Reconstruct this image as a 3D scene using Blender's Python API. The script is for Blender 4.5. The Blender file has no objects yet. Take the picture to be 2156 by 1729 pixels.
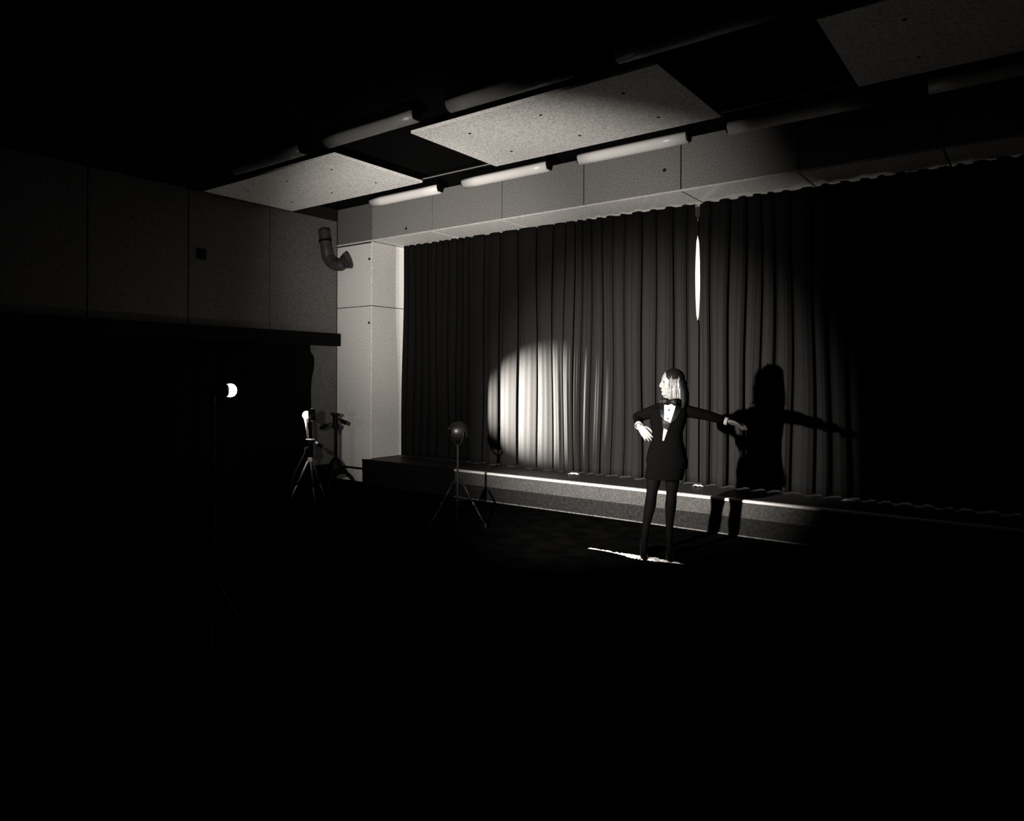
import bpy, bmesh, math, random
import numpy as np
from mathutils import Vector, Matrix
from mathutils.bvhtree import BVHTree

random.seed(7)
sc = bpy.context.scene
COL = sc.collection
# ------------------------------------------------------------------ camera
PW, PH = 2156, 1729
PP = (1060.0, 795.0)                      # centre of the picture proper
FPX = 1507.08
YAW, PITCH, ROLL = 0.6462, -0.0006, 0.0042
CAM = Vector((8.0305, -7.3595, 1.593))
_F = Vector((-math.sin(YAW)*math.cos(PITCH), math.cos(YAW)*math.cos(PITCH), math.sin(PITCH)))
_R = Vector((math.cos(YAW), math.sin(YAW), 0)); _U = _R.cross(_F)
R2 = _R*math.cos(ROLL) + _U*math.sin(ROLL)
U2 = -_R*math.sin(ROLL) + _U*math.cos(ROLL)
cd = bpy.data.cameras.new('camera'); cam = bpy.data.objects.new('camera', cd); COL.objects.link(cam)
cd.sensor_fit = 'HORIZONTAL'; cd.sensor_width = 36; cd.lens = FPX*36/PW
cd.shift_x = (PW/2-PP[0])/PW; cd.shift_y = -(PH/2-PP[1])/PW
cd.clip_start = .05
M = Matrix((R2, U2, -_F)).transposed().to_4x4(); M.translation = CAM
cam.matrix_world = M
sc.camera = cam
def ray(x, y): return _F + R2*((x-PP[0])/FPX) - U2*((y-PP[1])/FPX)
def on_z(x, y, z): d = ray(x, y); return CAM + d*((z-CAM.z)/d.z)
def on_y(x, y, Y): d = ray(x, y); return CAM + d*((Y-CAM.y)/d.y)
def on_plane(x, y, P, n): d = ray(x, y); return CAM + d*((P-CAM).dot(n)/d.dot(n))
# ------------------------------------------------------------------ world, view
w = bpy.data.worlds.new('world'); sc.world = w; w.use_nodes = True
w.node_tree.nodes['Background'].inputs[0].default_value = (0, 0, 0, 1)
w.node_tree.nodes['Background'].inputs[1].default_value = 0
vs = sc.view_settings
sc.display_settings.display_device = 'sRGB'
vs.view_transform = 'Standard'; vs.look = 'None'; vs.gamma = 1; vs.use_curve_mapping = False; vs.exposure = 0
# lamp strengths (the lamps themselves are built with their stands below)
KEY_WIDE, KEY_SIDE, KEY_BEAM, SPOT_B, BACKSTAGE = 820, 1000, 10500, 46000, 150
WARM = (1, .955, .90)

# ------------------------------------------------------------------ materials
MATS = {}
def mat(name, v, rough=.7, spec=.3, noise=0, nscale=60, tint=(1, .965, .925), metal=0, emit=0, bump=0, bscale=200, detail=3, coat=0):
    if name in MATS: return MATS[name]
    m = bpy.data.materials.new(name); m.use_nodes = True
    nt = m.node_tree; b = nt.nodes['Principled BSDF']
    c = (v*tint[0], v*tint[1], v*tint[2], 1)
    b.inputs['Base Color'].default_value = c
    b.inputs['Roughness'].default_value = rough
    b.inputs['Specular IOR Level'].default_value = spec
    b.inputs['Metallic'].default_value = metal
    b.inputs['Coat Weight'].default_value = coat
    if noise or bump:
        tc = nt.nodes.new('ShaderNodeTexCoord')
    if noise:
        n = nt.nodes.new('ShaderNodeTexNoise'); n.inputs['Scale'].default_value = nscale; n.inputs['Detail'].default_value = detail
        r = nt.nodes.new('ShaderNodeMapRange')
        r.inputs['From Min'].default_value = .3; r.inputs['From Max'].default_value = .7
        r.inputs['To Min'].default_value = 1-noise; r.inputs['To Max'].default_value = 1+noise
        mx = nt.nodes.new('ShaderNodeMix'); mx.data_type = 'RGBA'; mx.blend_type = 'MULTIPLY'; mx.inputs['Factor'].default_value = 1
        cmb = nt.nodes.new('ShaderNodeCombineColor')
        nt.links.new(tc.outputs['Object'], n.inputs['Vector'])
        nt.links.new(n.outputs['Fac'], r.inputs['Value'])
        for i in range(3): nt.links.new(r.outputs['Result'], cmb.inputs[i])
        mx.inputs['A'].default_value = c
        nt.links.new(cmb.outputs['Color'], mx.inputs['B'])
        nt.links.new(mx.outputs['Result'], b.inputs['Base Color'])
    if bump:
        n2 = nt.nodes.new('ShaderNodeTexNoise'); n2.inputs['Scale'].default_value = bscale; n2.inputs['Detail'].default_value = 3
        bp = nt.nodes.new('ShaderNodeBump'); bp.inputs['Strength'].default_value = bump; bp.inputs['Distance'].default_value = .01
        nt.links.new(tc.outputs['Object'], n2.inputs['Vector'])
        nt.links.new(n2.outputs['Fac'], bp.inputs['Height']); nt.links.new(bp.outputs['Normal'], b.inputs['Normal'])
    if emit:
        b.inputs['Emission Color'].default_value = (1, .96, .9, 1); b.inputs['Emission Strength'].default_value = emit
    MATS[name] = m
    return m
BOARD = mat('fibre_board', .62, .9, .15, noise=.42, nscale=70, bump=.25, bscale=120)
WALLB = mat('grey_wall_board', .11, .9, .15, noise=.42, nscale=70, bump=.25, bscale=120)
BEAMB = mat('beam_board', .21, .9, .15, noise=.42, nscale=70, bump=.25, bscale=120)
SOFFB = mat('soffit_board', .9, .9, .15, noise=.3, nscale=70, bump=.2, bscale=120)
CEILB = mat('ceiling_board', .92, .9, .15, noise=.38, nscale=60, bump=.2, bscale=110)
CORE = mat('dark_core', .012, .9, .1)
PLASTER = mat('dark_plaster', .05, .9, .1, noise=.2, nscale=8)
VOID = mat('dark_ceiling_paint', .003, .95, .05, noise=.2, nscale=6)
BEAD = mat('pale_bead', .55, .6, .3, noise=.15, nscale=30)
BLACKWOOD = mat('black_paint', .0025, .7, .06, noise=.3, nscale=20)
FLOORM = mat('worn_dark_floor', .0012, .9, 0, noise=.5, nscale=5)
STAGETOP = mat('stage_boards', .005, .5, .3, noise=.5, nscale=14)
FASCIA = mat('stage_fascia_paint', .025, .8, .04, noise=.35, nscale=50)
KICK = mat('stage_kick_paint', .006, .8, .04, noise=.45, nscale=30)
NOSE = mat('pale_nosing', .32, .35, .5, noise=.12, nscale=14)
VELVET = mat('dark_velvet', .0065, .95, .05, noise=.15, nscale=80)
DRAPE = mat('black_drape', .004, 1, .0)
ENAMEL = mat('white_enamel', .8, .35, .5, noise=.05, nscale=12)
DIFF2 = mat('dimmed_diffuser', .22, .35, .5)  # darker diffuser copy, painting in the dimmer light on the second row
DIFF = mat('opal_diffuser', .85, .3, .5)
BLACKMETAL = mat('black_metal', .002, .5, .08)
CHROME = mat('bright_metal', .8, .25, .5, metal=1)
SILVER = mat('silver_legs', .75, .4, .5)
WHITEPL = mat('white_lamp_paint', .85, .4, .5)
RUBBER = mat('black_rubber', .0025, .8, .05)
BULB = mat('lit_bulb_glass', .9, .3, .5, emit=7)
SKIN = mat('skin', .078, .55, .35, noise=.05, nscale=60, tint=(1, .95, .9))
HAIRD = mat('dark_hair', .0015, .6, .05)
HAIRL = mat('blond_hair', .045, .45, .4, noise=.5, nscale=60)
CLOTH = mat('black_wool', .0009, .95, .0)
SATIN = mat('black_satin', .0012, .5, .05)
SHIRT = mat('white_shirt', .2, .8, .2, bump=.1, bscale=90)
STOCK = mat('black_stocking', .0009, .7, .01)
SHOE = mat('black_patent', .0015, .3, .1)
LIP = mat('lips', .08, .5, .3)
PAPER = mat('white_paper', .3, .8, .2)
DUCT = mat('grey_duct', .03, .5, .3, noise=.3, nscale=20)
BACKW = mat('backstage_wall', .6, .9, .1, noise=.1, nscale=4)

# ------------------------------------------------------------------ mesh helpers
class MB:
    def __init__(s): s.v = []; s.f = []
    def add(s, vs_, fs):
        o = len(s.v); s.v += [tuple(v) for v in vs_]; s.f += [tuple(i+o for i in f) for f in fs]; return s
    def box(s, a, b, bev=0):
        (x0, y0, z0), (x1, y1, z1) = a, b
        x0, x1 = sorted((x0, x1)); y0, y1 = sorted((y0, y1)); z0, z1 = sorted((z0, z1))
        if not bev:
            s.add([(x0,y0,z0),(x1,y0,z0),(x1,y1,z0),(x0,y1,z0),(x0,y0,z1),(x1,y0,z1),(x1,y1,z1),(x0,y1,z1)],
                  [(3,2,1,0),(4,5,6,7),(0,1,5,4),(1,2,6,5),(2,3,7,6),(3,0,4,7)]); return s
        bm = bmesh.new(); bmesh.ops.create_cube(bm, size=1)
        for v in bm.verts: v.co = Vector(((x0+x1)/2+v.co.x*(x1-x0), (y0+y1)/2+v.co.y*(y1-y0), (z0+z1)/2+v.co.z*(z1-z0)))
        bmesh.ops.bevel(bm, geom=bm.edges[:], offset=bev, segments=1, affect='EDGES')
        bm.verts.index_update()
        s.add([v.co[:] for v in bm.verts], [[v.index for v in f.verts] for f in bm.faces]); bm.free(); return s
    def rings(s, rings, cap=True, closed=False):
        n = len(rings[0]); vs_ = [p for r in rings for p in r]; fs = []
        m = len(rings)
        for i in range(m if closed else m-1):
            j = (i+1) % m
            for k in range(n):
                l = (k+1) % n; fs.append((i*n+k, i*n+l, j*n+l, j*n+k))
        if cap and not closed:
            fs.append(tuple(range(n))[::-1]); fs.append(tuple((m-1)*n+k for k in range(n)))
        return s.add(vs_, fs)
    def tube(s, pts, rad, n=12, cap=True, flat=None):
        pts = [Vector(p) for p in pts]
        if not hasattr(rad, '__len__'): rad = [rad]*len(pts)
        rings = []; prev = None
        for i, p in enumerate(pts):
            t = (pts[min(i+1, len(pts)-1)]-pts[max(i-1, 0)]).normalized()
            if prev is None:
                a = Vector((0, 0, 1)) if abs(t.z) < .9 else Vector((1, 0, 0)); x = t.cross(a).normalized()
            else:
                x = (prev - t*prev.dot(t)).normalized()
            prev = x; y = t.cross(x)
            rings.append([p + (x*math.cos(q)+y*math.sin(q))*rad[i] for q in (2*math.pi*k/n for k in range(n))])
        return s.rings(rings, cap)
    def lathe(s, prof, origin, axis, n=24, cap=True):
        axis = Vector(axis).normalized(); o = Vector(origin)
        a = Vector((0, 0, 1)) if abs(axis.z) < .9 else Vector((1, 0, 0)); x = axis.cross(a).normalized(); y = axis.cross(x)
        return s.rings([[o+axis*h+(x*math.cos(q)+y*math.sin(q))*max(r, 1e-4) for q in (2*math.pi*k/n for k in range(n))] for r, h in prof], cap)
    def ell(s, c, rad, ax=None, nu=20, nv=12):
        c = Vector(c); ax = ax or (Vector((1,0,0)), Vector((0,1,0)), Vector((0,0,1)))
        rings = []
        for j in range(nv+1):
            t = math.pi*(j+.02)/(nv+.04); z = -math.cos(t); r = math.sin(t)
            rings.append([c+ax[0]*(rad[0]*r*math.cos(q))+ax[1]*(rad[1]*r*math.sin(q))+ax[2]*(rad[2]*z) for q in (2*math.pi*k/nu for k in range(nu))])
        return s.rings(rings)
    def cone(s, a, b, ra, rb, n=16):          # tapered limb with round ends
        a, b = Vector(a), Vector(b); t = (b-a); L = t.length; t.normalize()
        prof = []
        for i in range(5): q = math.pi/2*i/4+.02; prof.append((ra*math.sin(q), -ra*math.cos(q)))
        for i in range(5): q = math.pi/2*(1-i/4)+.02; prof.append((rb*math.sin(q), L+rb*math.cos(q)))
        return s.lathe(prof, a, t, n)
    def limb(s, pts, rad, n=16):
        for i in range(len(pts)-1): s.cone(pts[i], pts[i+1], rad[i], rad[i+1], n)
        return s
    def mesh(s, name, mt, smooth=False):
        me = bpy.data.meshes.new(name); me.from_pydata(s.v, [], s.f)
        bm = bmesh.new(); bm.from_mesh(me); bmesh.ops.recalc_face_normals(bm, faces=bm.faces[:]); bm.to_mesh(me); bm.free()
        me.materials.append(mt)
        if smooth: me.polygons.foreach_set('use_smooth', [True]*len(me.polygons))
        me.update(); return me
    def build(s, name, mt, parent=None, smooth=False):
        return obj(name, s.mesh(name, mt, smooth), parent)
def obj(name, me, parent=None, loc=None):
    o = bpy.data.objects.new(name, me); COL.objects.link(o)
    if parent is not None:
        o.parent = parent
        if loc is None:
            o.matrix_parent_inverse = wm(parent).inverted()
    if loc is not None: o.location = loc
    return o
def wm(o):
    m = Matrix.Translation(o.location) @ o.rotation_euler.to_matrix().to_4x4()
    return (wm(o.parent) @ o.matrix_parent_inverse @ m) if o.parent else m
def empty(name, loc, label, cat, group=None):
    o = bpy.data.objects.new(name, None); COL.objects.link(o); o.location = loc; o.empty_display_size = .1
    tag(o, label, cat, group); return o
def tag(o, label, cat, group=None):
    o['label'] = label; o['category'] = cat
    if group: o['group'] = group
    return o
def struct(o): o['kind'] = 'structure'; return o
def remesh(mb, name, mt, vox, smooth=6, parent=None):
    me = mb.mesh('tmp', mt); o = bpy.data.objects.new('tmp', me); COL.objects.link(o)
    m = o.modifiers.new('r', 'REMESH'); m.mode = 'VOXEL'; m.voxel_size = vox
    if smooth:
        k = o.modifiers.new('s', 'SMOOTH'); k.iterations = smooth; k.factor = .5
    dg = bpy.context.evaluated_depsgraph_get()
    out = bpy.data.meshes.new_from_object(o.evaluated_get(dg)); out.name = name
    bpy.data.objects.remove(o); bpy.data.meshes.remove(me)
    out.materials.clear(); out.materials.append(mt)
    out.polygons.foreach_set('use_smooth', [True]*len(out.polygons)); out.update()
    return obj(name, out, parent)

# ------------------------------------------------------------------ room shell
XL, XR = -.78, 10.50          # side walls
OW = 9.70                     # stage opening width
YB = -11.0                    # back of the hall
ZS = 3.62                     # soffit
ZT = 4.20                     # upper ceiling
HS = .365                     # stage height
AP = -.174                    # stage front
YC = .60                      # curtain plane
ZP = 3.99                     # hung ceiling panels
SP = 1.22                     # board width

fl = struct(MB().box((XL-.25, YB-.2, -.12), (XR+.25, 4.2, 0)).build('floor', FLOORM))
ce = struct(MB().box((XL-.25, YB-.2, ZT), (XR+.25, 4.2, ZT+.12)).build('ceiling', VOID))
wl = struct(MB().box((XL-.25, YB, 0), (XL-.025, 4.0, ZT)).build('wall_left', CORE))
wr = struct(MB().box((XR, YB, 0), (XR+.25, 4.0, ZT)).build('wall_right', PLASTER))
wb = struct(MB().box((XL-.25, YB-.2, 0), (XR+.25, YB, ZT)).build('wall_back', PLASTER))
ws = struct(MB().box((XL-.025, 4.0, 0), (XR, 4.2, ZT)).build('wall_backstage', BACKW))

# left wall boards, 1.22 wide, dark open joints
def board(name, a, b, mt, parent, bev=.004):
    return MB().box(a, b, bev).build(name, mt, parent)
g = .006
for i in range(7):
    y1, y0 = -SP*i-g, -SP*(i+1)+g
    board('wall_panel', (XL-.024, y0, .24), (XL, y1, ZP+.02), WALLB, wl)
bb = struct(MB().box((XL-.024, -8.6, 0), (XL+.012, -.001, .235), .004).build('baseboard_left', BLACKWOOD))

# proscenium: one wall of two piers and a beam, faced with boards
core = MB()
core.box((XL-.02, .022, 0), (-.022, .80, ZT)); core.box((OW+.022, .022, 0), (XR, .80, ZT))
core.box((-.022, .022, ZS+.022), (OW+.022, .80, ZT))
pf = struct(core.build('wall_front', CORE))
# pier faces and reveals
SEAM = 2.655
for (x0, x1) in ((XL+.001, -.004), (OW+.004, XR-.001)):
    for (z0, z1) in ((0, SEAM-.005), (SEAM+.005, ZS-.022)):
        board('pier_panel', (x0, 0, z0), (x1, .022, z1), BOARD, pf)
for (xa, xb) in ((-.022, 0), (OW, OW+.022)):
    for (z0, z1) in ((HS, SEAM-.005), (SEAM+.005, ZS-.002)):
        board('reveal_panel', (xa, .006 if xa < 0 else .006, z0), (xb, .80, z1), BOARD, pf)
# beam face and soffit boards
xs = [XL+.001] + [SP*i for i in range(0, 9)] + [XR-.001]
for i in range(len(xs)-1):
    board('beam_panel', (xs[i]+.006, 0, ZS+.024), (xs[i+1]-.006, .022, ZT-.01), WALLB if i == 0 else BEAMB, pf)  # first panel takes the darker wall board, painting in the corner's shadow
xs2 = [0.0] + [SP*i for i in range(1, 8)] + [OW]
for i in range(len(xs2)-1):
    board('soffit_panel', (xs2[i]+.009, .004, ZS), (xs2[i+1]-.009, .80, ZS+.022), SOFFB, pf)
MB().box((XL+.002, -.008, ZS-.004), (XR-.002, .004, ZS+.02), .003).build('edge_bead', BEAD, pf)
# fixings on the boards
def screws(parent, pts, nrm, r=.018):
    me = MB().lathe([(r, 0), (r, .004), (r*.4, .007)], (0, 0, 0), nrm, 10).mesh('screw', CORE)
    for p in pts:
        o = bpy.data.objects.new('screw', me); COL.objects.link(o); o.location = p; o.parent = parent
screws(pf, [(-.05, 0, 3.357), (-.05, 0, 2.40), (-.06, 0, .30), (.72, 0, 3.72), (4.69, 0, 3.88)], (0, -1, 0), .02)
# dark strip low on the pier
tr = struct(MB().box((XL+.002, -.016, .185), (-.01, -.0005, .215), .003).build('trim_1', BLACKWOOD))

# hung ceiling panels, two rows of fluorescent fittings beside them
def ceiling_panel(x0, x1, y0, y1, scr=True):
    p = MB().box((x0, y0, ZP), (x1, y1, ZP+.03), .003).build('ceiling_panel', CEILB, ce)
    for xx in (x0+.25, (x0+x1)/2, x1-.25):
        for yy in (y0+.2, y1-.2): MB().tube([(xx, yy, ZP+.03), (xx, yy, ZT)], .008, 6).build('hanger', BLACKMETAL, p)
    if scr: screws(p, [(x0+a*(x1-x0), y0+b*(y1-y0), ZP) for a in (.18, .5, .82) for b in (.25, .75)], (0, 0, -1), .014)
ceiling_panel(-.694, 1.902, -2.285, -.909)
ceiling_panel(3.046, 5.667, -2.285, -.909)
ceiling_panel(6.81, 9.43, -2.285, -.909)
MB().box((XL+.005, -.86, ZP+.06), (XR-.01, -.845, ZP+.07)).build('rail', mat('grey_rail', .25, .5, .4), ce)

def fitting_master():
    L = 1.30
    hs = MB()
    sec = [(-.062, .16), (.062, .16), (.062, .105), (.055, .10), (-.055, .10), (-.062, .105)]
    hs.rings([[(x, y, z) for y, z in sec] for x in (0, L)])
    df = MB()
    prof = [(-.058, .105)] + [(.075*math.cos(q), .075+.075*math.sin(q)) for q in [math.pi+math.pi*i/14 for i in range(15)]] + [(.058, .105)]
    df.rings([[(x, y, z) for y, z in prof] for x in (.02, .25, .5, .75, 1.0, L-.02)])
    ec = MB(); ep = [(-.066, .165), (.066, .165), (.066, .07), (.045, .02), (-.045, .02), (-.066, .07)]
    ec.rings([[(x, y*.92, z) for y, z in ep] for x in (0, .05)])
    lug = MB()
    for k in range(7): lug.box((.0, -.055+k*.016, .165), (.05-.012*(k % 3), -.047+k*.016, .195+.008*((k*5) % 3)))
    rod = MB().box((0, -.03, .155), (.08, .03, ZT-3.985))
    return [('housing', hs.mesh('housing', BLACKMETAL), (0, 0, 0)), ('diffuser', df.mesh('diffuser', DIFF, True), (0, 0, 0)),
            ('end_cap', ec.mesh('end_cap', BLACKMETAL), (0, 0, 0)), ('end_cap', None, (L-.05, 0, 0)),
            ('terminal_block', lug.mesh('terminal_block', BLACKMETAL), (L-.06, 0, 0)), ('mount', rod.mesh('mount', BLACKMETAL), (.2, 0, 0)), ('mount', None, (L-.28, 0, 0))]
FM = fitting_master()
DIMMED = FM[1][1].copy(); DIMMED.materials.clear(); DIMMED.materials.append(DIFF2)
def fitting(x, y, z, label, group, dimmed=False):
    e = empty('fluorescent_light', (x, y, z), label, 'ceiling light', group)
    last = None
    for n, me, l in FM:
        last = me or [m for q, m, _ in FM if q == n and m][0]
        if n == 'diffuser' and dimmed: last = DIMMED
        o = bpy.data.objects.new(n, last); COL.objects.link(o); o.parent = e; o.location = l
order = ['first', 'second', 'third', 'fourth', 'fifth', 'sixth']
for i in range(5):
    fitting(.50+1.685*i, -.46, 3.968, 'white wrap fluorescent light along the stage beam, %s from the pier with the duct' % order[i], 'fluorescent lights along the stage beam')
for i in range(5):
    fitting(.38+1.685*i, -2.52, 3.968, 'unlit fluorescent light in the row beyond the ceiling panels, %s from the draped wall' % order[i], 'fluorescent lights beyond the ceiling panels', True)

# ------------------------------------------------------------------ stage
st = empty('stage', (OW/2, AP, 0), 'low stage platform with grey fascia and pale nosing below the curtain', 'stage')
MB().box((0.0, AP+.02, 0), (OW, .80, HS-.004)).box((XL+.0, .802, 0), (XR-.002, 3.998, HS-.004)).build('platform', STAGETOP, st)
XD = on_y(955, 1010, AP).x           # the end section beside the pier is black
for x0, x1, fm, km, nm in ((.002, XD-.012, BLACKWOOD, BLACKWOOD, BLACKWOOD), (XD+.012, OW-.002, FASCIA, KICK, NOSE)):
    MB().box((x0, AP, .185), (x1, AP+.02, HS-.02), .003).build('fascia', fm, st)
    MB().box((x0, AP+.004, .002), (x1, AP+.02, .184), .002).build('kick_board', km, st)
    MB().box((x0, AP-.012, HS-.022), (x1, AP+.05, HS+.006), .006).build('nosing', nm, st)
MB().box((XD-.011, AP-.03, 0), (XD+.011, AP+.018, HS-.024), .003).build('post', BLACKWOOD, st)
MB().box((XD+.012, AP-.014, .0), (OW, AP+.004, .014), .004).build('floor_bead', mat('worn_bead', .05, .5, .4, noise=.5, nscale=30), st)

# curtain: two drapes with irregular pleats
PLEATS_PX = [1022, 1055, 1091, 1130, 1164, 1189, 1210, 1230, 1253, 1272, 1298, 1321, 1358, 1388, 1430, 1459]
known = [on_y(x, 850, YC).x for x in PLEATS_PX]
def curtain(x0, x1, valleys, name, label, ztop, seed, edge=None):
    rnd = random.Random(seed)
    V = [x0] + valleys + [x1]
    xs = []; yo = []
    np_ = len(V)-1
    for pi, (a, b) in enumerate(zip(V[:-1], V[1:])):
        wd = b-a; amp = min(.16, .10+.25*wd*rnd.uniform(.6, 1))
        if (seed == 12 and pi == 0) or (seed == 11 and pi == np_-1):      # plain selvedge beside the slit
            for k in range(20): xs.append(a+wd*k/20); yo.append(.085 if seed == 12 else .03)
            continue
        e1, e2 = [rnd.uniform(.42, .48) if 1.9 < a < 3.05 else (rnd.uniform(.25, .42) if a < 3.1 else rnd.uniform(.15, .33)) for _ in (0, 1)]
        k1, k2 = rnd.uniform(.86, 1.06), rnd.uniform(.86, 1.06)
        ctl = [(-.5, 0), (-.3, .06), (-.22, .25), (-e1+.04, .42), (-e1, .60), (-e1*.80, .80*k1), (-e1*.3, k1), (e2*.3, 1.04*k2), (e2*.80, .80*k2), (e2, .60), (e2-.04, .42), (.22, .25), (.3, .06), (.5, 0)]
        ph = rnd.uniform(0, 6)
        for q in range(len(ctl)-1):
            p0, p1, p2, p3 = [ctl[max(0, min(len(ctl)-1, q+o))] for o in (-1, 0, 1, 2)]
            m_ = 2 if q < 4 or q > 8 else 4
            for k in range(m_):
                t = k/m_
                c = [.5*(2*p1[i]+(p2[i]-p0[i])*t+(2*p0[i]-5*p1[i]+4*p2[i]-p3[i])*t*t+(3*p1[i]-p0[i]-3*p2[i]+p3[i])*t**3) for i in (0, 1)]
                front = max(0, c[1]-.7)/.3
                xs.append((a+b)/2+wd*c[0]); yo.append(amp*.45-amp*c[1]+.008*front*math.sin(ph+c[0]*24))
    xs.append(x1); yo.append(.085 if seed == 12 else .03)
    NZ = 30; zb = HS+.004
    ph = [rnd.uniform(0, 6) for _ in range(6)]
    m = MB(); verts = []; nx = len(xs)
    for j in range(NZ+1):
        tz = j/NZ
        for i, x in enumerate(xs):
            zt = ztop(x) + (.006*math.sin(x*9+ph[0]) + .004*math.sin(x*31+ph[1]))*(.6 if seed == 12 else .1)
            z0 = zb + .005*abs(math.sin(x*5+ph[2])) + .003*abs(math.sin(x*37+ph[3]))
            z = z0+(zt-z0)*tz
            gather = .55+.45*(1-tz)**.5
            dx = .026*math.sin(tz*2.3+x*3.7+ph[4])*(1-tz) + .010*math.sin(tz*7+x*6+ph[5])
            xx = x+dx
            if edge and i > nx-10 : xx = x + edge(z)*((i-(nx-10))/9.0)
            if edge and seed == 12 and i < 10: xx = x + edge(z)*(1-i/9.0)
            verts.append((xx, YC+yo[i]*gather, z))
    fs = [(j*nx+i, j*nx+i+1, (j+1)*nx+i+1, (j+1)*nx+i) for j in range(NZ) for i in range(nx-1)]
    m.add(verts, fs)
    o = m.build(name, VELVET, None, True)
    md = o.modifiers.new('thickness', 'SOLIDIFY'); md.thickness = .004; md.offset = 1
    return tag(o, label, 'curtain', 'stage curtains')
GX = on_y(1466, 540, YC).x
def fill(a, b, rnd, lo=.13, hi=.24):
    o = []; x = a
    while True:
        x += rnd.uniform(lo, hi)
        if x > b-lo*.7: return o
        o.append(x)
rr = random.Random(3)
lv = fill(.06, known[0], rr, .10, .2) + known[:-1] + [GX-.055]
rv = [GX+.06] + fill(GX+.06, OW-.05, rr, .12, .22)
def gap_l(z):      # half width of the slit between the two drapes
    t = 0
    if z > 3.44: t = .03
    elif z > 3.22: t = -.015
    elif z > 2.3: t = .022*math.sin(math.pi*(3.22-z)/.92*.8+.3)
    else: t = -.02
    return t
curtain(.075, GX, lv, 'stage_curtain', 'dark velvet stage curtain with a bright round spotlit patch on its pleats', lambda x: ZS-.002-(.006 if x > 3.4 else 0), 11, lambda z: -gap_l(z))
curtain(GX, OW-.05, rv, 'stage_curtain', 'dark velvet stage curtain falling behind the woman\'s outstretched arm', lambda x: ZS-.011 if x < 6.6 else ZS-.007, 12, lambda z: gap_l(z))

# scraps on the stage
def scrap(loc, sx, sy, seed, label):
    r = random.Random(seed); n = 6; v = []; f = []
    for j in range(n):
        for i in range(n):
            v.append(((i/(n-1)-.5)*sx+r.uniform(-1, 1)*sx*.05, (j/(n-1)-.5)*sy+r.uniform(-1, 1)*sy*.06, .004+r.uniform(0, .022)*(1 if 0 < i < n-1 else .3)))
    for j in range(n-1):
        for i in range(n-1): f.append((j*n+i, j*n+i+1, (j+1)*n+i+1, (j+1)*n+i))
    o = MB().add(v, f).build('paper_scrap', PAPER); o.location = loc
    md = o.modifiers.new('t', 'SOLIDIFY'); md.thickness = .002
    tag(o, label, 'paper', 'paper scraps on the stage')
scrap((3.30, .40, HS), .13, .07, 1, 'crumpled white paper scrap at the curtain hem below the bright spotlit pleats')
scrap((4.92, .42, HS), .11, .06, 2, 'small white paper scrap at the curtain hem beside the slit, behind the woman')
scrap((6.49, .42, HS), .14, .05, 3, 'thin white paper scrap in the dark under the unlit curtain beyond the woman\'s outstretched hand')

def glint():  # paints a glint on the floor as a pale mottled strip
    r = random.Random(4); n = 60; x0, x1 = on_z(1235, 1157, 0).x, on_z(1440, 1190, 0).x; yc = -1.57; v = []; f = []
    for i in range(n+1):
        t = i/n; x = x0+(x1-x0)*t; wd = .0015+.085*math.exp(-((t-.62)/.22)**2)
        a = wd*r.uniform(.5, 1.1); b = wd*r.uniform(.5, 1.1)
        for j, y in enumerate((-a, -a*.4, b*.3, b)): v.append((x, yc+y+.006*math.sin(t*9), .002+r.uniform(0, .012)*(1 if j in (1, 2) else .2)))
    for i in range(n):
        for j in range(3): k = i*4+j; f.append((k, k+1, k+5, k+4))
    o = MB().add(v, f).build('floor_glint', mat('pale_floor_glint', .8, .3, .5, noise=.8, nscale=22, detail=5))
    md = o.modifiers.new('t', 'SOLIDIFY'); md.thickness = .001; md.offset = 1
    tag(o, 'ragged strip of scuffed pale tape on the floor at the woman\'s feet', 'glint')
glint()
# backstage work lamp behind the slit, and an added bulb brightening the pier's reveal
def point(name, loc, power, rad, parent):
    l = bpy.data.lights.new(name, 'POINT'); l.energy = power; l.shadow_soft_size = rad; l.color = WARM
    o = bpy.data.objects.new(name, l); COL.objects.link(o); o.location = loc
    o.parent = parent; o.matrix_parent_inverse = wm(parent).inverted(); return o
def spot(name, loc, target, power, half, blend, rad, parent):
    l = bpy.data.lights.new(name, 'SPOT'); l.energy = power; l.spot_size = 2*math.radians(half); l.spot_blend = blend
    l.shadow_soft_size = rad; l.color = WARM
    o = bpy.data.objects.new(name, l); COL.objects.link(o)
    q = (Vector(target)-Vector(loc)).to_track_quat('-Z', 'Y')
    o.location = loc; o.rotation_euler = q.to_euler()
    o.parent = parent; o.matrix_parent_inverse = wm(parent).inverted(); return o
for wx, wy, wz, pw, lab in ((3.0, 3.0, 3.46, BACKSTAGE, 'bare hanging work bulb behind the slit between the stage curtains'),
                            (.9, 2.0, 3.40, 85, 'unseen bulb added behind the curtain to brighten the reveal of the pale pier')):
    bl = empty('backstage_lamp', (wx, wy, ZT), lab, 'lamp')
    MB().tube([(wx, wy, ZT), (wx, wy, wz+.13)], .006, 8).build('cord', RUBBER, bl)
    MB().lathe([(.018, .0), (.022, .03), (.02, .08)], (wx, wy, wz+.06), (0, 0, 1), 12).build('socket', BLACKMETAL, bl)
    MB().ell((wx, wy, wz), (.032, .032, .045), None, 16, 10).build('bulb', BULB, bl, True)
    point('bulb_light', (wx, wy, wz-.10), pw, .04, bl)

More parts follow.
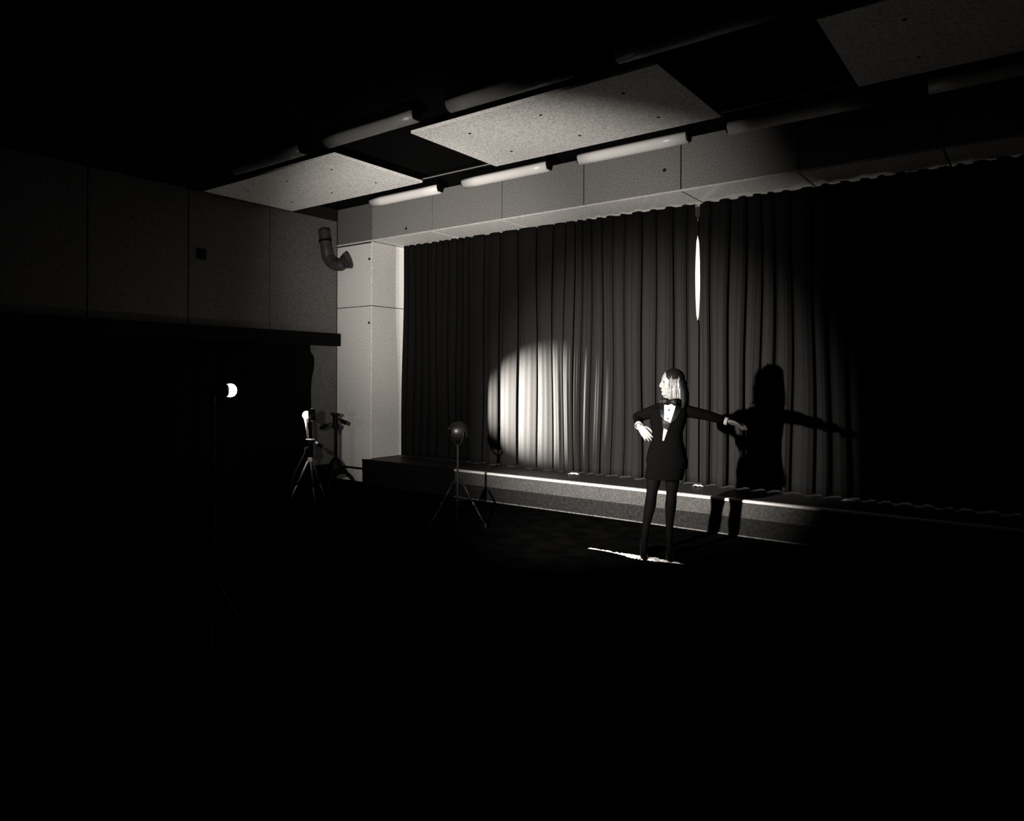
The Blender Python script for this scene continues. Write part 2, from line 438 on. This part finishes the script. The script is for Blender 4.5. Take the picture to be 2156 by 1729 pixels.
# ------------------------------------------------------------------ left wall: pelmet, drape, duct, box
pel = MB().box((XL+.001, -6.6, 2.06), (XL+.13, -.03, 2.25), .006).build('pelmet', BLACKWOOD)
tag(pel, 'long black pelmet board fixed along the side wall above the drape', 'pelmet')
rd = random.Random(5); dv = []; df_ = []
ys = np.linspace(-6.5, -.50, 160); NZ = 24
for j in range(NZ+1):
    t = j/NZ; z = .02+t*2.035
    for y in ys:
        e = (y+6.5)/6.0
        edge = .0
        if e > .9:
            s_ = (e-.9)/.1
            edge = s_*(.02*math.sin(t*5.2+1.0) + (.05 if t > .93 else 0)*-1 + .05*math.exp(-((t-.86)/.09)**2) - .02)
        dv.append((XL+.055+.022*math.sin(y*19+.8*math.sin(t*3))+.008*math.sin(y*47), y+edge, z))
n = len(ys)
for j in range(NZ):
    for i in range(n-1): df_.append((j*n+i, j*n+i+1, (j+1)*n+i+1, (j+1)*n+i))
o = MB().add(dv, df_).build('drape', DRAPE, None, True)
md = o.modifiers.new('thickness', 'SOLIDIFY'); md.thickness = .005
tag(o, 'black drape hanging from the pelmet down the side wall', 'drape')

du = empty('duct_elbow', (XL+.12, -.30, 3.86), 'grey duct elbow hooked upward in the corner beside the stage beam', 'duct')
def dp(x, y, Y): return on_y(x, y, Y)
path = [dp(682, 484, -.30), dp(684, 505, -.30), dp(687, 525, -.29), dp(690, 542, -.27), dp(697, 553, -.25), dp(707, 559, -.23), dp(718, 559, -.20), dp(727, 551, -.17)]
pth = []
for i in range(len(path)-1):
    for k in range(4): pth.append(path[i].lerp(path[i+1], k/4))
pth.append(path[-1])
MB().tube(pth, [.085-.0*i for i in range(len(pth))], 20).build('pipe', DUCT, du, True)
dd = (path[-1]-path[-3]).normalized()
MB().lathe([(.086, -.04), (.10, -.03), (.125, .05), (.13, .055), (.115, .05), (.08, -.02), (.02, -.025)], path[-1], dd, 24).build('flared_mouth', DUCT, du, True)
MB().lathe([(.095, 0), (.095, .03)], path[1], (path[2]-path[1]), 20).build('clamp_ring', BLACKMETAL, du)
MB().box((XL, path[1].y-.03, path[1].z-.02), (path[1].x, path[1].y+.03, path[1].z+.02)).build('bracket', BLACKMETAL, du)

vb = empty('wall_vent', (XL, -2.26, 3.12), 'small dark square vent high on the side wall', 'vent')
MB().box((XL+.0005, -2.32, 3.12), (XL+.022, -2.20, 3.255), .004).build('frame', BLACKWOOD, vb)
for k in range(5): MB().box((XL+.022, -2.31, 3.135+.023*k), (XL+.03, -2.21, 3.145+.023*k)).build('slat', BLACKMETAL, vb)

# ------------------------------------------------------------------ tripods and lamps
def tripod_legs(root, c, z_apex, spread, r, mt, ang0, tip=RUBBER, brace=True, names='leg', other=None):
    for k in range(3):
        a = ang0+k*2*math.pi/3; d = Vector((math.cos(a), math.sin(a), 0))
        p0 = Vector((c[0], c[1], z_apex))+d*.03; p1 = Vector((c[0], c[1], .02))+d*spread
        pm = p0.lerp(p1, .5)
        lg = MB().tube([p0, pm], r*1.25, 10).tube([pm, p1], r, 10).build(names, (other or mt) if k else mt, root, True)
        MB().lathe([(r*1.6, 0), (r*1.6, .03)], pm, (p1-p0), 10).build('leg_lock', BLACKMETAL, lg)
        MB().lathe([(r*1.5, 0), (r*1.9, .022), (r*1.2, .045)], (p1.x, p1.y, 0.0), (0, 0, 1), 10).build('rubber_foot', tip, lg)
        if brace:
            q0 = Vector((c[0], c[1], z_apex*.52)); q1 = p0.lerp(p1, .42)
            MB().tube([q0, q1], r*.5, 6).build('brace', BLACKMETAL, root)
def pan_handle(root, a, b, mt=RUBBER, name='pan_handle', f=1.0):
    a, b = Vector(a), Vector(b); m_ = a.lerp(b, .35)
    MB().tube([a, m_], .008, 8).tube([m_, m_.lerp(b, .15), m_.lerp(b, .9), b], [.018*f, .026*f, .025*f, .017*f], 10).build(name, mt, root, True)

# lamp A: the key lamp - a reflector bulb on a stand, turned to the stage
LA = CAM + ray(489, 822)*3.4
AX = Vector((.15, .985, .0)).normalized()          # bulb axis
ra = empty('reflector_lamp', (LA.x, LA.y, 0), 'glowing reflector bulb on a black stand facing the stage', 'lamp')
bc = LA - AX*.004
MB().lathe([(.0295, -.022), (.0312, -.012), (.0318, -.006), (.031, .002), (.0275, .011), (.020, .018), (.010, .022), (.001, .0235)], bc, AX, 28, False).build('bulb_face', BULB, ra, True)
MB().lathe([(.0294, -.0225), (.024, -.036), (.016, -.055), (.0145, -.066)], bc, AX, 28).build('bulb_reflector', CHROME, ra, True)
MB().lathe([(.017, -.062), (.021, -.066), (.021, -.115), (.015, -.122)], bc, AX, 18).build('socket', BLACKMETAL, ra)
sb = bc-AX*.09
MB().lathe([(.012, 0), (.012, .05)], sb-Vector((0, 0, .07)), (0, 0, 1), 10).build('clamp', BLACKMETAL, ra)
MB().tube([(sb.x, sb.y, .45), (sb.x, sb.y, 1.0)], .013, 10).tube([(sb.x, sb.y, 1.0), (sb.x, sb.y, sb.z-.06)], .009, 10).build('stand_pole', BLACKMETAL, ra)
tripod_legs(ra, (sb.x, sb.y), .62, .42, .009, BLACKMETAL, .5)
LP = bc + Vector((-.05, .97, 0)).normalized()*.05
def az(a, e): return Vector((math.sin(math.radians(a)), math.cos(math.radians(a)), math.tan(math.radians(e))))
spot('lamp_wide', LP, LP+az(-22, 8), KEY_WIDE, 36, .7, .03, ra)
spot('lamp_side', LP-AX*.003, LP-AX*.003+az(-34, 14), KEY_SIDE, 21, 1.0, .03, ra)
spot('lamp_key', LP+AX*.004, (4.15, .5, 1.0), KEY_BEAM, 24, 1.0, .03, ra)

# lamp B: small white-backed spotlight on a tripod, throwing the round patch on the curtain
kB = 8.8
def B(x, y, dk=0): return CAM + ray(x, y)*(kB+dk)
hb = B(645, 874); tgt = Vector((2.58, YC-.05, 1.22))
axb = (tgt-hb).normalized()
rb = empty('tripod_lamp', (hb.x, hb.y, 0), 'white-backed spotlight on a small silver-legged tripod with hanging cable', 'lamp')
lh = MB().ell(hb, (.048, .048, .052), None, 24, 14).build('bulb', mat('opal_bulb', .85, .4, .5, emit=1.2), rb, True)
MB().lathe([(.04, .0), (.062, .02), (.075, .05), (.078, .085), (.072, .085), (.066, .05), (.04, .02), (.0, .015)], hb+axb*.02, axb, 28, False).build('reflector_shell', BLACKMETAL, rb, True)
MB().lathe([(.001, .0), (.05, .004), (.06, .012), (.05, .016), (.001, .02)], hb+axb*.052, axb, 24, False).build('lens', BULB, rb, True)
for sgn in (1, -1):
    cpos = hb+axb*.07+Vector((0, 0, sgn*.072))
    MB().box((cpos.x-.018, cpos.y-.012, cpos.z-.006), (cpos.x+.018, cpos.y+.012, cpos.z+.006), .003).build('filter_clip', WHITEPL, rb)
top = hb-Vector((0, 0, .03)); bot = B(648, 922)
MB().tube([top, top.lerp(bot, .3), bot], [.030, .020, .012], 14).build('grip', WHITEPL, rb, True)
gs = (bot-top)
MB().box((bot.x-.012, bot.y-.012, bot.z), (bot.x+.010, bot.y+.012, top.z-.06)).build('grip_back', BLACKMETAL, rb)
pl = B(653, 925)
MB().box((pl.x-.05, pl.y-.03, pl.z-.008), (pl.x+.05, pl.y+.03, pl.z+.004), .003).build('head_plate', SILVER, rb)
pz = B(652, 945)
MB().box((pl.x-.03, pl.y-.028, pz.z-.04), (pl.x+.03, pl.y+.028, pl.z-.008), .006).lathe([(.03, -.04), (.03, .04)], (pl.x, pl.y, pz.z), (.8, .6, 0), 16).build('pan_head', BLACKMETAL, rb)
pan_handle(rb, B(660, 930), B(679, 941), RUBBER, f=.85)
MB().tube([B(664, 931, -.03), B(669, 934, -.03)], .014, 10).build('handle_collar', SILVER, rb)
az = B(649, 968)
MB().tube([(pl.x, pl.y, az.z-.05), (pl.x, pl.y, pz.z-.03)], .014, 12).build('centre_column', BLACKMETAL, rb)
MB().lathe([(.024, -.03), (.03, -.01), (.03, .012), (.02, .03)], (pl.x, pl.y, az.z), (0, 0, 1), 14).build('leg_collar', SILVER, rb)
fl1 = on_z(617, 1080, 0.0); d1 = Vector((fl1.x-pl.x, fl1.y-pl.y, 0)); 
tripod_legs(rb, (pl.x, pl.y), az.z-.02, .27, .0085, SILVER, math.atan2(-.55, -.78), brace=False, other=mat('shaded_leg', .05, .5, .3))  # two legs get a darker colour that paints in their shade
cb = [B(643, 942), B(641, 955), B(636, 966), B(628, 980), B(623, 990), B(621, 998), B(617, 1003)]
cbm = MB().tube([p for i in range(len(cb)-1) for p in (cb[i], cb[i].lerp(cb[i+1], .5))]+[cb[-1]]+[Vector((cb[-1].x-.02, cb[-1].y-.01, .25)), Vector((cb[-1].x-.01, cb[-1].y-.02, .01))], .005, 8)
cbm.build('cable', mat('grey_cable', .15, .5, .4), rb, True)
point('bulb_glow', hb-axb*.09-Vector((0, 0, .035)), 6, .03, rb)
spot('patch_light', hb+axb*.115, tgt, SPOT_B, 17, 1.0, .02, rb)

# black tripod beside it, no camera on it
T2 = CAM + ray(707, 1000)*10.2; T2.z = 0
def T(x, y): 
    nn = (CAM-T2); nn.z = 0
    return on_plane(x, y, T2, nn.normalized())
rt = empty('camera_tripod', (T2.x, T2.y, 0), 'tall black empty tripod with two pan handles in front of the pale pier', 'tripod')
h = T(706, 872)
uu = Vector((math.cos(YAW), math.sin(YAW), 0)); nnv = Vector((math.sin(YAW), -math.cos(YAW), 0))
MB().lathe([(.025, -.04), (.06, -.015), (.068, -.008), (.068, .008), (.06, .012)], h, (0.1, 0, 1), 20).build('head_plate', BLACKMETAL, rt)
hm = T(706, 888)
MB().box((hm.x-.028, hm.y-.028, T(706, 899).z), (hm.x+.028, hm.y+.028, h.z-.012), .008).lathe([(.032, -.05), (.032, .05)], T(707, 897), uu, 18).lathe([(.024, -.03), (.024, .03)], T(708, 884), uu, 14).build('pan_head', BLACKMETAL, rt)
pan_handle(rt, T(698, 890), T(673, 903), f=1.15); pan_handle(rt, T(711, 881), T(729, 892), f=1.15)
cz0 = T(706, 966)
MB().tube([(T2.x, T2.y, cz0.z-.25), (T2.x, T2.y, T(706, 903).z)], .026, 16).build('centre_column', BLACKMETAL, rt)
MB().lathe([(.028, .0), (.03, .02), (.028, .04)], (T2.x, T2.y, T(706, 906).z), (0, 0, 1), 16).build('column_clamp', BLACKMETAL, rt)
MB().lathe([(.12, -.2), (.10, -.10), (.075, -.03), (.045, .0), (.035, .02)], (T2.x, T2.y, cz0.z), (0, 0, 1), 18).build('leg_yoke', BLACKMETAL, rt, True)
tripod_legs(rt, (T2.x, T2.y), cz0.z-.06, .30, .018, BLACKMETAL, 1.0)

# lamp C: black round lamp head, unlit, on a stand before the stage
kC = 7.7
def Cc(x, y): return CAM + ray(x, y)*kC
hc = Cc(964, 908)
rc = empty('stage_lamp', (hc.x, hc.y, 0), 'unlit round black lamp on a stand before the dark end of the stage', 'lamp')
axc = Vector((.35, .93, .05)).normalized()
MB().lathe([(.03, -.10), (.06, -.09), (.09, -.05), (.105, .01), (.11, .07), (.104, .07), (.098, .01), (.05, -.06), (.0, -.07)], hc, axc, 28, False).build('lamp_housing', mat('black_gloss', .002, .4, .15), rc, True)
MB().lathe([(.001, .0), (.09, .006), (.1, .0)], hc+axc*.05, axc, 24, False).build('lens', mat('dark_glass', .02, .1, .5), rc, True)
yk = MB()
side = axc.cross(Vector((0, 0, 1))).normalized()
arc = [hc+side*(.125*math.cos(q))-Vector((0, 0, 1))*(.15*math.sin(q)) for q in [math.pi*i/14 for i in range(15)]]
yk.tube(arc, .008, 8); yk.build('yoke', BLACKMETAL, rc)
sx = hc - Vector((0, 0, .15))
MB().tube([(sx.x, sx.y, .3), (sx.x, sx.y, sx.z)], .012, 12).build('stand_pole', BLACKMETAL, rc)
tripod_legs(rc, (sx.x, sx.y), .5, .34, .009, BLACKMETAL, .2)

# ------------------------------------------------------------------ the woman
FP = (on_z(1354, 1172, 0)+on_z(1410, 1174, 0))/2
nW = CAM-FP; nW.z = 0; nW.normalize()           # towards the camera
uW = Vector((-nW.y, nW.x, 0)); 
if uW.dot(R2) < 0: uW = -uW                      # to the right as seen by the camera
Z = Vector((0, 0, 1))
def W(x, y, w=0): return on_plane(x, y, FP+nW*w, nW)
def rot(v, a): return Vector((v.x*math.cos(a)-v.y*math.sin(a), v.x*math.sin(a)+v.y*math.cos(a), v.z))
# --- head frame
hc_ = W(1415, 806, .0)
fH = (-uW*math.cos(.22)+nW*math.sin(.22)).normalized(); sH = Z.cross(fH).normalized()
if sH.dot(nW) < 0: sH = -sH
def H(f, s, z): return hc_+fH*f+sH*s+Z*z
AXH = (fH, sH, Z)
body = MB()
body.ell(H(0, 0, .02), (.092, .072, .098), AXH)
body.ell(H(.030, 0, -.040), (.062, .056, .074), AXH)
body.cone(H(.040, 0, -.085), H(.074, 0, -.098), .040, .019)
body.cone(H(.088, 0, .012), H(.104, 0, -.028), .008, .0115)
body.ell(H(.094, 0, -.036), (.014, .016, .009), AXH)
body.ell(H(.082, 0, -.060), (.014, .024, .008), AXH); body.ell(H(.080, 0, -.073), (.014, .021, .008), AXH)
body.ell(H(.070, 0, .028), (.022, .052, .016), AXH)
for s in (-1, 1):
    body.ell(H(.042, .036*s, -.030), (.040, .024, .040), AXH); body.ell(H(-.005, .073*s, -.005), (.018, .008, .03), AXH)
# neck and trunk
nb = W(1409, 850, -.01)
body.cone(H(-.012, 0, -.07), nb, .048, .052)
tw = .22                                          # body turned a little to the left of the camera
bx = (uW*math.cos(tw)+nW*math.sin(tw)).normalized(); by = Z.cross(bx).normalized()
if by.dot(nW) < 0: by = -by
def ringpts(c, hw, hd, n=28, p=2.4):
    out = []
    for k in range(n):
        q = 2*math.pi*k/n; cx, sy = math.cos(q), math.sin(q)
        out.append(c+bx*(hw*math.copysign(abs(cx)**(2/p), cx))+by*(hd*math.copysign(abs(sy)**(2/p), sy)))
    return out
TR = [(1408, 853, .075, .055), (1408, 860, .150, .080), (1407, 872, .160, .098), (1406, 890, .150, .108), (1405, 910, .128, .095), (1405, 928, .130, .098), (1404, 948, .155, .108), (1403, 975, .168, .112)]
def trunk(mb, grow, rows):
    mb.rings([ringpts(W(x, y), hw+grow, hd+grow) for x, y, hw, hd in rows]); return mb
trunk(body, -.012, TR)
# arms : shoulder, elbow, wrist
RA = [W(1377, 866, -.03), W(1343, 878, -.19), W(1345, 896, .015)]
LAe = [W(1437, 864, -.02), W(1486, 874, .03), W(1530, 887, .09)]
body.limb(RA, [.046, .036, .024]); body.limb(LAe, [.046, .036, .024])
def hand(mb, wrist, d, spread, curl, thumb_side, size=1.0, bend=.35):
    d = d.normalized(); s = (spread-d*spread.dot(d)).normalized(); nrm = d.cross(s).normalized()
    if nrm.dot(curl) < 0: nrm = -nrm             # fingers curl towards nrm
    kn = []
    for i, off in enumerate((-.030, -.010, .010, .029)):
        k = wrist+d*(.082-.004*abs(i-1.3))*size+s*off*size*thumb_side*-1
        kn.append(k); mb.cone(wrist+s*off*.5*size*thumb_side*-1+d*.005, k, .0135*size, .0105*size, 10)
    lens = (.066, .078, .072, .056)
    for i, k in enumerate(kn):
        p = k; L = lens[i]*size; a = bend*.5
        for seg, fr in enumerate((.45, .31, .24)):
            a += bend*(.6 if seg else .3)+.03*i
            dd_ = d*math.cos(a)+nrm*math.sin(a)+s*(-thumb_side)*(.05*(i-1.5))
            q = p+dd_.normalized()*L*fr
            r0 = (.0095, .0085, .0075)[seg]*size; mb.cone(p, q, r0, r0*.9, 10); p = q
    t0 = wrist+d*.02*size+s*thumb_side*.022*size; t1 = t0+(d*.6+s*thumb_side*.75+nrm*.25).normalized()*.040*size
    t2 = t1+(d*.9+s*thumb_side*.25+nrm*.3).normalized()*.032*size; t3 = t2+(d*1+nrm*.35).normalized()*.026*size
    mb.cone(wrist+d*.01, t0, .014*size, .014*size, 10); mb.cone(t0, t1, .014*size, .0115*size, 10); mb.cone(t1, t2, .0105*size, .0095*size, 10); mb.cone(t2, t3, .0095*size, .0075*size, 10)
dR = W(1363, 919, .05)-RA[2]
hand(body, RA[2]+dR.normalized()*.015, dR, uW*.8+Z*.45+nW*-.15, -nW+uW*.6, 1, 1.0, .22)
dL = W(1560, 895, .10)-LAe[2]
hand(body, LAe[2]+dL.normalized()*.012, dL, nW*.8+Z*.35, -Z, 1, 1.08, .22)
# legs
LG = [(W(1391, 968, 0), .088), (W(1378, 1000, 0), .066), (W(1372, 1040, .01), .044), (W(1369, 1064, -.005), .047), (W(1362, 1098, -.005), .034), (W(1356, 1140, -.01), .026)]
RG = [(W(1417, 968, 0), .088), (W(1416, 1000, 0), .066), (W(1414, 1040, .01), .043), (W(1412, 1064, -.005), .046), (W(1410, 1100, -.005), .032), (W(1409, 1142, -.01), .025)]
feet = []
for G, hx, tx in ((LG, (1352, 1163), (1357, 1181)), (RG, (1408, 1165), (1411, 1185))):
    body.limb([p for p, _ in G], [r for _, r in G])
    heel = on_z(*hx, 0); toe = on_z(*tx, 0); an = G[-1][0]
    hz = heel+Z*.085; ball = heel.lerp(toe, .68)+Z*.022
    body.limb([an, hz+Z*.0], [.026, .024]); body.limb([an-Z*.02, ball, toe+Z*.014], [.026, .026, .013])
    feet.append((heel, toe, an, hz, ball))
person = remesh(body, 'person', SKIN, .0045, 5)
tag(person, 'woman in black tailcoat and bow tie, hand on hip, other arm stretched out', 'person')
# face details
for s in (-1, 1):
    MB().ell(H(.079, .030*s, .006), (.010, .011, .009), AXH, 12, 8).build('eye', mat('eye', .03, .2, .5), person, True)
MB().ell(H(.0925, 0, -.0615), (.005, .018, .005), AXH, 12, 8).ell(H(.090, 0, -.0715), (.005, .016, .005), AXH, 12, 8).build('lips', LIP, person, True)
# hair
hd = MB()
hd.ell(H(-.016, 0, .036), (.098, .083, .092), AXH)
hd.ell(H(-.052, 0, -.02), (.062, .080, .11), AXH)
for s in (-.05, -.02, .01, .04, .06):
    hd.limb([H(-.06, s, .0), H(-.082, s*1.1, -.08), H(-.085, s*1.25, -.16), H(-.078, s*1.3, -.215)], [.04, .036, .03, .014], 12)
hd.limb([H(-.10, .0, .0), H(-.115, .03, -.10), H(-.118, .03, -.19), H(-.11, .03, -.23)], [.03, .028, .024, .01], 12)
hair = remesh(hd, 'hair', HAIRD, .006, 2, person); hair['label'] = 'dark crown and back of long hair'
rs = random.Random(9)
hl = MB()
for s in (1, -1):
    for i in range(90):
        t = (i % 45)/44; lay = i//45; f0 = .040-.092*t+rs.uniform(-.003, .003)
        zt = .034+.024*math.sin(math.pi*(1-abs(2*t-1))) + rs.uniform(-.004, .006)
        L = .215+rs.uniform(-.03, .02)
        tilt = (.05-.10*t)*.6
        pts = []
        for k in range(11):
            q = k/10
            rr_ = .068+.016*math.sin(min(1, q*1.9)*math.pi/2)+.004*math.sin(q*4+i*.7)-.012*q**3+.004*lay
            pts.append(H(f0*(1-.15*q)+.006*math.sin(q*4.5+i*.35)+tilt*q*.35, s*(rr_-.9*max(0, f0-.01)*(1-q)*.35), zt-L*q))
        hl.tube(pts, [.002, .0042, .005, .005, .005, .005, .0047, .0044, .004, .003, .001], 6)
    for i in range(6):     # locks falling forward under the chin
        pts = [H(.03-.012*i, s*.07, -.06), H(.045-.01*i, s*.065, -.10), H(.06-.012*i, s*.06, -.14), H(.075-.016*i, s*.06, -.165), H(.09-.018*i, s*.066, -.172)]
        hl.tube(pts, [.006, .007, .006, .005, .002], 7)
lo = hl.build('hair_locks', HAIRL, person, True); lo['label'] = 'lighter side locks of hair'

# clothes
jk = MB()
JR = TR[:6] + [(1404, 948, .158, .112), (1404, 968, .176, .120), (1405, 985, .170, .118)]
trunk(jk, .006, JR[1:])
jk.rings([ringpts(W(x, y, -.008), hw, hd) for x, y, hw, hd in ((1409, 851, .07, .05), (1408, 857, .12, .072), (1408, 864, .155, .088))])
jk.cone(W(1385, 861, -.02), RA[0], .052, .055); jk.cone(W(1428, 859, -.015), LAe[0], .052, .055)
for A in (RA, LAe):
    e = A[1].lerp(A[2], .86)
    jk.limb([A[0], A[0].lerp(A[1], .5), A[1], A[1].lerp(A[2], .45), e], [.057, .052, .046, .042, .037])
jacket = remesh(jk, 'jacket', CLOTH, .006, 5, person); jacket['label'] = 'black tailcoat'
jm = jacket.data
bvh = BVHTree.FromPolygons([v.co[:] for v in jm.vertices], [p.vertices[:] for p in jm.polygons])
def patch(poly, off, name, mt, thick=.003, res=16):
    """cloth panel laid on the coat: bilinear quad given in picture points, dropped onto the body"""
    a, b, c, d = [W(x, y, 0) for x, y in poly]
    v = []; f = []; n = res; dep = []; base = []
    for j in range(n+1):
        for i in range(n+1):
            p = a.lerp(b, i/n).lerp(d.lerp(c, i/n), j/n)
            hit = bvh.ray_cast(p+nW*.6, -nW, 1.2)
            dep.append((hit[0]-p).dot(nW) if hit[0] is not None else None); base.append(p)
    ok = [d for d in dep if d is not None]; dep = [d if d is not None else min(ok) for d in dep]
    for it in range(12):
        nd = list(dep)
        for j in range(n+1):
            for i in range(n+1):
                nb_ = [dep[b_*(n+1)+a_] for a_, b_ in ((i-1, j), (i+1, j), (i, j-1), (i, j+1)) if 0 <= a_ <= n and 0 <= b_ <= n]
                nd[j*(n+1)+i] = max(dep[j*(n+1)+i], sum(nb_)/len(nb_))
        dep = nd
    v = [p+nW*(d+off) for p, d in zip(base, dep)]
    m = MB()
    back = [q-nW*thick for q in v]; N = len(v)
    for j in range(n):
        for i in range(n):
            k = j*(n+1)+i; f.append((k, k+1, k+n+2, k+n+1)); f.append((k+N, k+n+1+N, k+n+2+N, k+1+N))
    ed = [i for i in range(n+1)] + [(j*(n+1)+n) for j in range(1, n+1)] + [n*(n+1)+i for i in range(n-1, -1, -1)] + [j*(n+1) for j in range(n-1, 0, -1)]
    for i in range(len(ed)):
        x, y = ed[i], ed[(i+1) % len(ed)]; f.append((x, y, y+N, x+N))
    m.add(v+back, f)
    return m.build(name, mt, person, True)
patch([(1395, 845), (1427, 844), (1411, 889.5), (1396.5, 882)], .004, 'shirt_front', SHIRT)
patch([(1397, 900), (1405, 904), (1397.5, 926), (1394.5, 926)], .004, 'shirt_tail', SHIRT)
patch([(1387, 848), (1398, 848), (1397, 884), (1391, 876)], .009, 'lapel', SATIN)
patch([(1425, 846), (1438, 852), (1425, 880), (1410, 892)], .009, 'lapel', SATIN)
patch([(1394, 881), (1412, 889), (1406, 904), (1395, 900)], .0045, 'cummerbund', SATIN)
for x, y in ((1410.5, 847.5), (1407.7, 862.5), (1405.3, 880)):
    p = W(x, y); hit = (bvh.ray_cast(p+nW*.6, -nW, 1.2)[0] or p)+nW*.003
    MB().lathe([(.0065, 0), (.0065, .003), (.003, .005)], hit+nW*.004, nW, 12).build('stud', BLACKMETAL, person)
# collar and bow tie
ck = W(1408.5, 845, -.008)
MB().lathe([(.058, -.014), (.056, .014), (.052, .016), (.053, -.014)], ck, Z, 24).build('collar', SHIRT, person, True)
bt = W(1409.0, 844.5, 0)+nW*.108
bow = MB()
for s in (-1, 1):
    rg = []
    for t, hh, th in ((0, .012, .010), (.022, .022, .014), (.046, .034, .016), (.062, .032, .012), (.068, .022, .005)):
        c = bt+bx*(s*t)-Z*(.006*t/.05*(1 if s > 0 else 0))
        rg.append([c+Z*(hh*math.sin(q))+by*(th*math.cos(q)) for q in [2*math.pi*k/14 for k in range(14)]])
    bow.rings(rg)
bow.ell(bt, (.013, .017, .016), (bx, by, Z), 12, 8)
bow.build('bow_tie', SATIN, person, True)
# cuffs
for A, dirn in ((RA, dR), (LAe, dL)):
    t = (A[2]-A[1]).normalized()
    MB().lathe([(.031, -.030), (.0335, -.028), (.0345, .012), (.032, .013), (.029, -.02)], A[2], t, 22, False).build('cuff', SHIRT, person, True)
# skirt, stockings, shoes
sk = MB(); sk.rings([ringpts(W(x, y), hw, hd) for x, y, hw, hd in ((1405, 940, .140, .10), (1404, 965, .166, .112), (1401, 990, .170, .115), (1397, 1009, .166, .115))])
remesh(sk, 'skirt', CLOTH, .008, 3, person)
so = MB()
for G in (LG, RG): so.limb([p for p, _ in G], [r+.0035 for _, r in G])
for heel, toe, an, hz, ball in feet: so.limb([an, hz], [.0285, .027]); so.limb([an-Z*.02, ball, toe+Z*.016], [.029, .029, .0155])
remesh(so, 'stockings', STOCK, .006, 2, person)
for heel, toe, an, hz, ball in feet:
    d = (toe-heel); d.z = 0; d.normalize(); s = Z.cross(d)
    sh = MB()
    top_ = []
    prof = [(0.0, .086, .026, .075), (.25, .076, .028, .055), (.5, .040, .031, .034), (.72, .024, .035, .024), (.9, .018, .028, .017), (1.0, .012, .010, .010)]
    rg = []
    L = (toe-heel).length+.03
    for t, zc, hw, hh in prof:
        c = heel+d*(L*t-.02); zb_ = max(.003, zc-hh*.55)
        rg.append([c+s*(hw*math.cos(q))+Z*(zb_+(zc+hh*.45-zb_)*(.5+.5*math.sin(q))) for q in [2*math.pi*k/14 for k in range(14)]])
    sh.rings(rg)
    shoe = sh.build('shoe', SHOE, person, True)
    MB().lathe([(.006, 0), (.006, .03), (.012, .055), (.02, .07)], heel-d*.005, Z, 10).build('heel', SHOE, shoe)
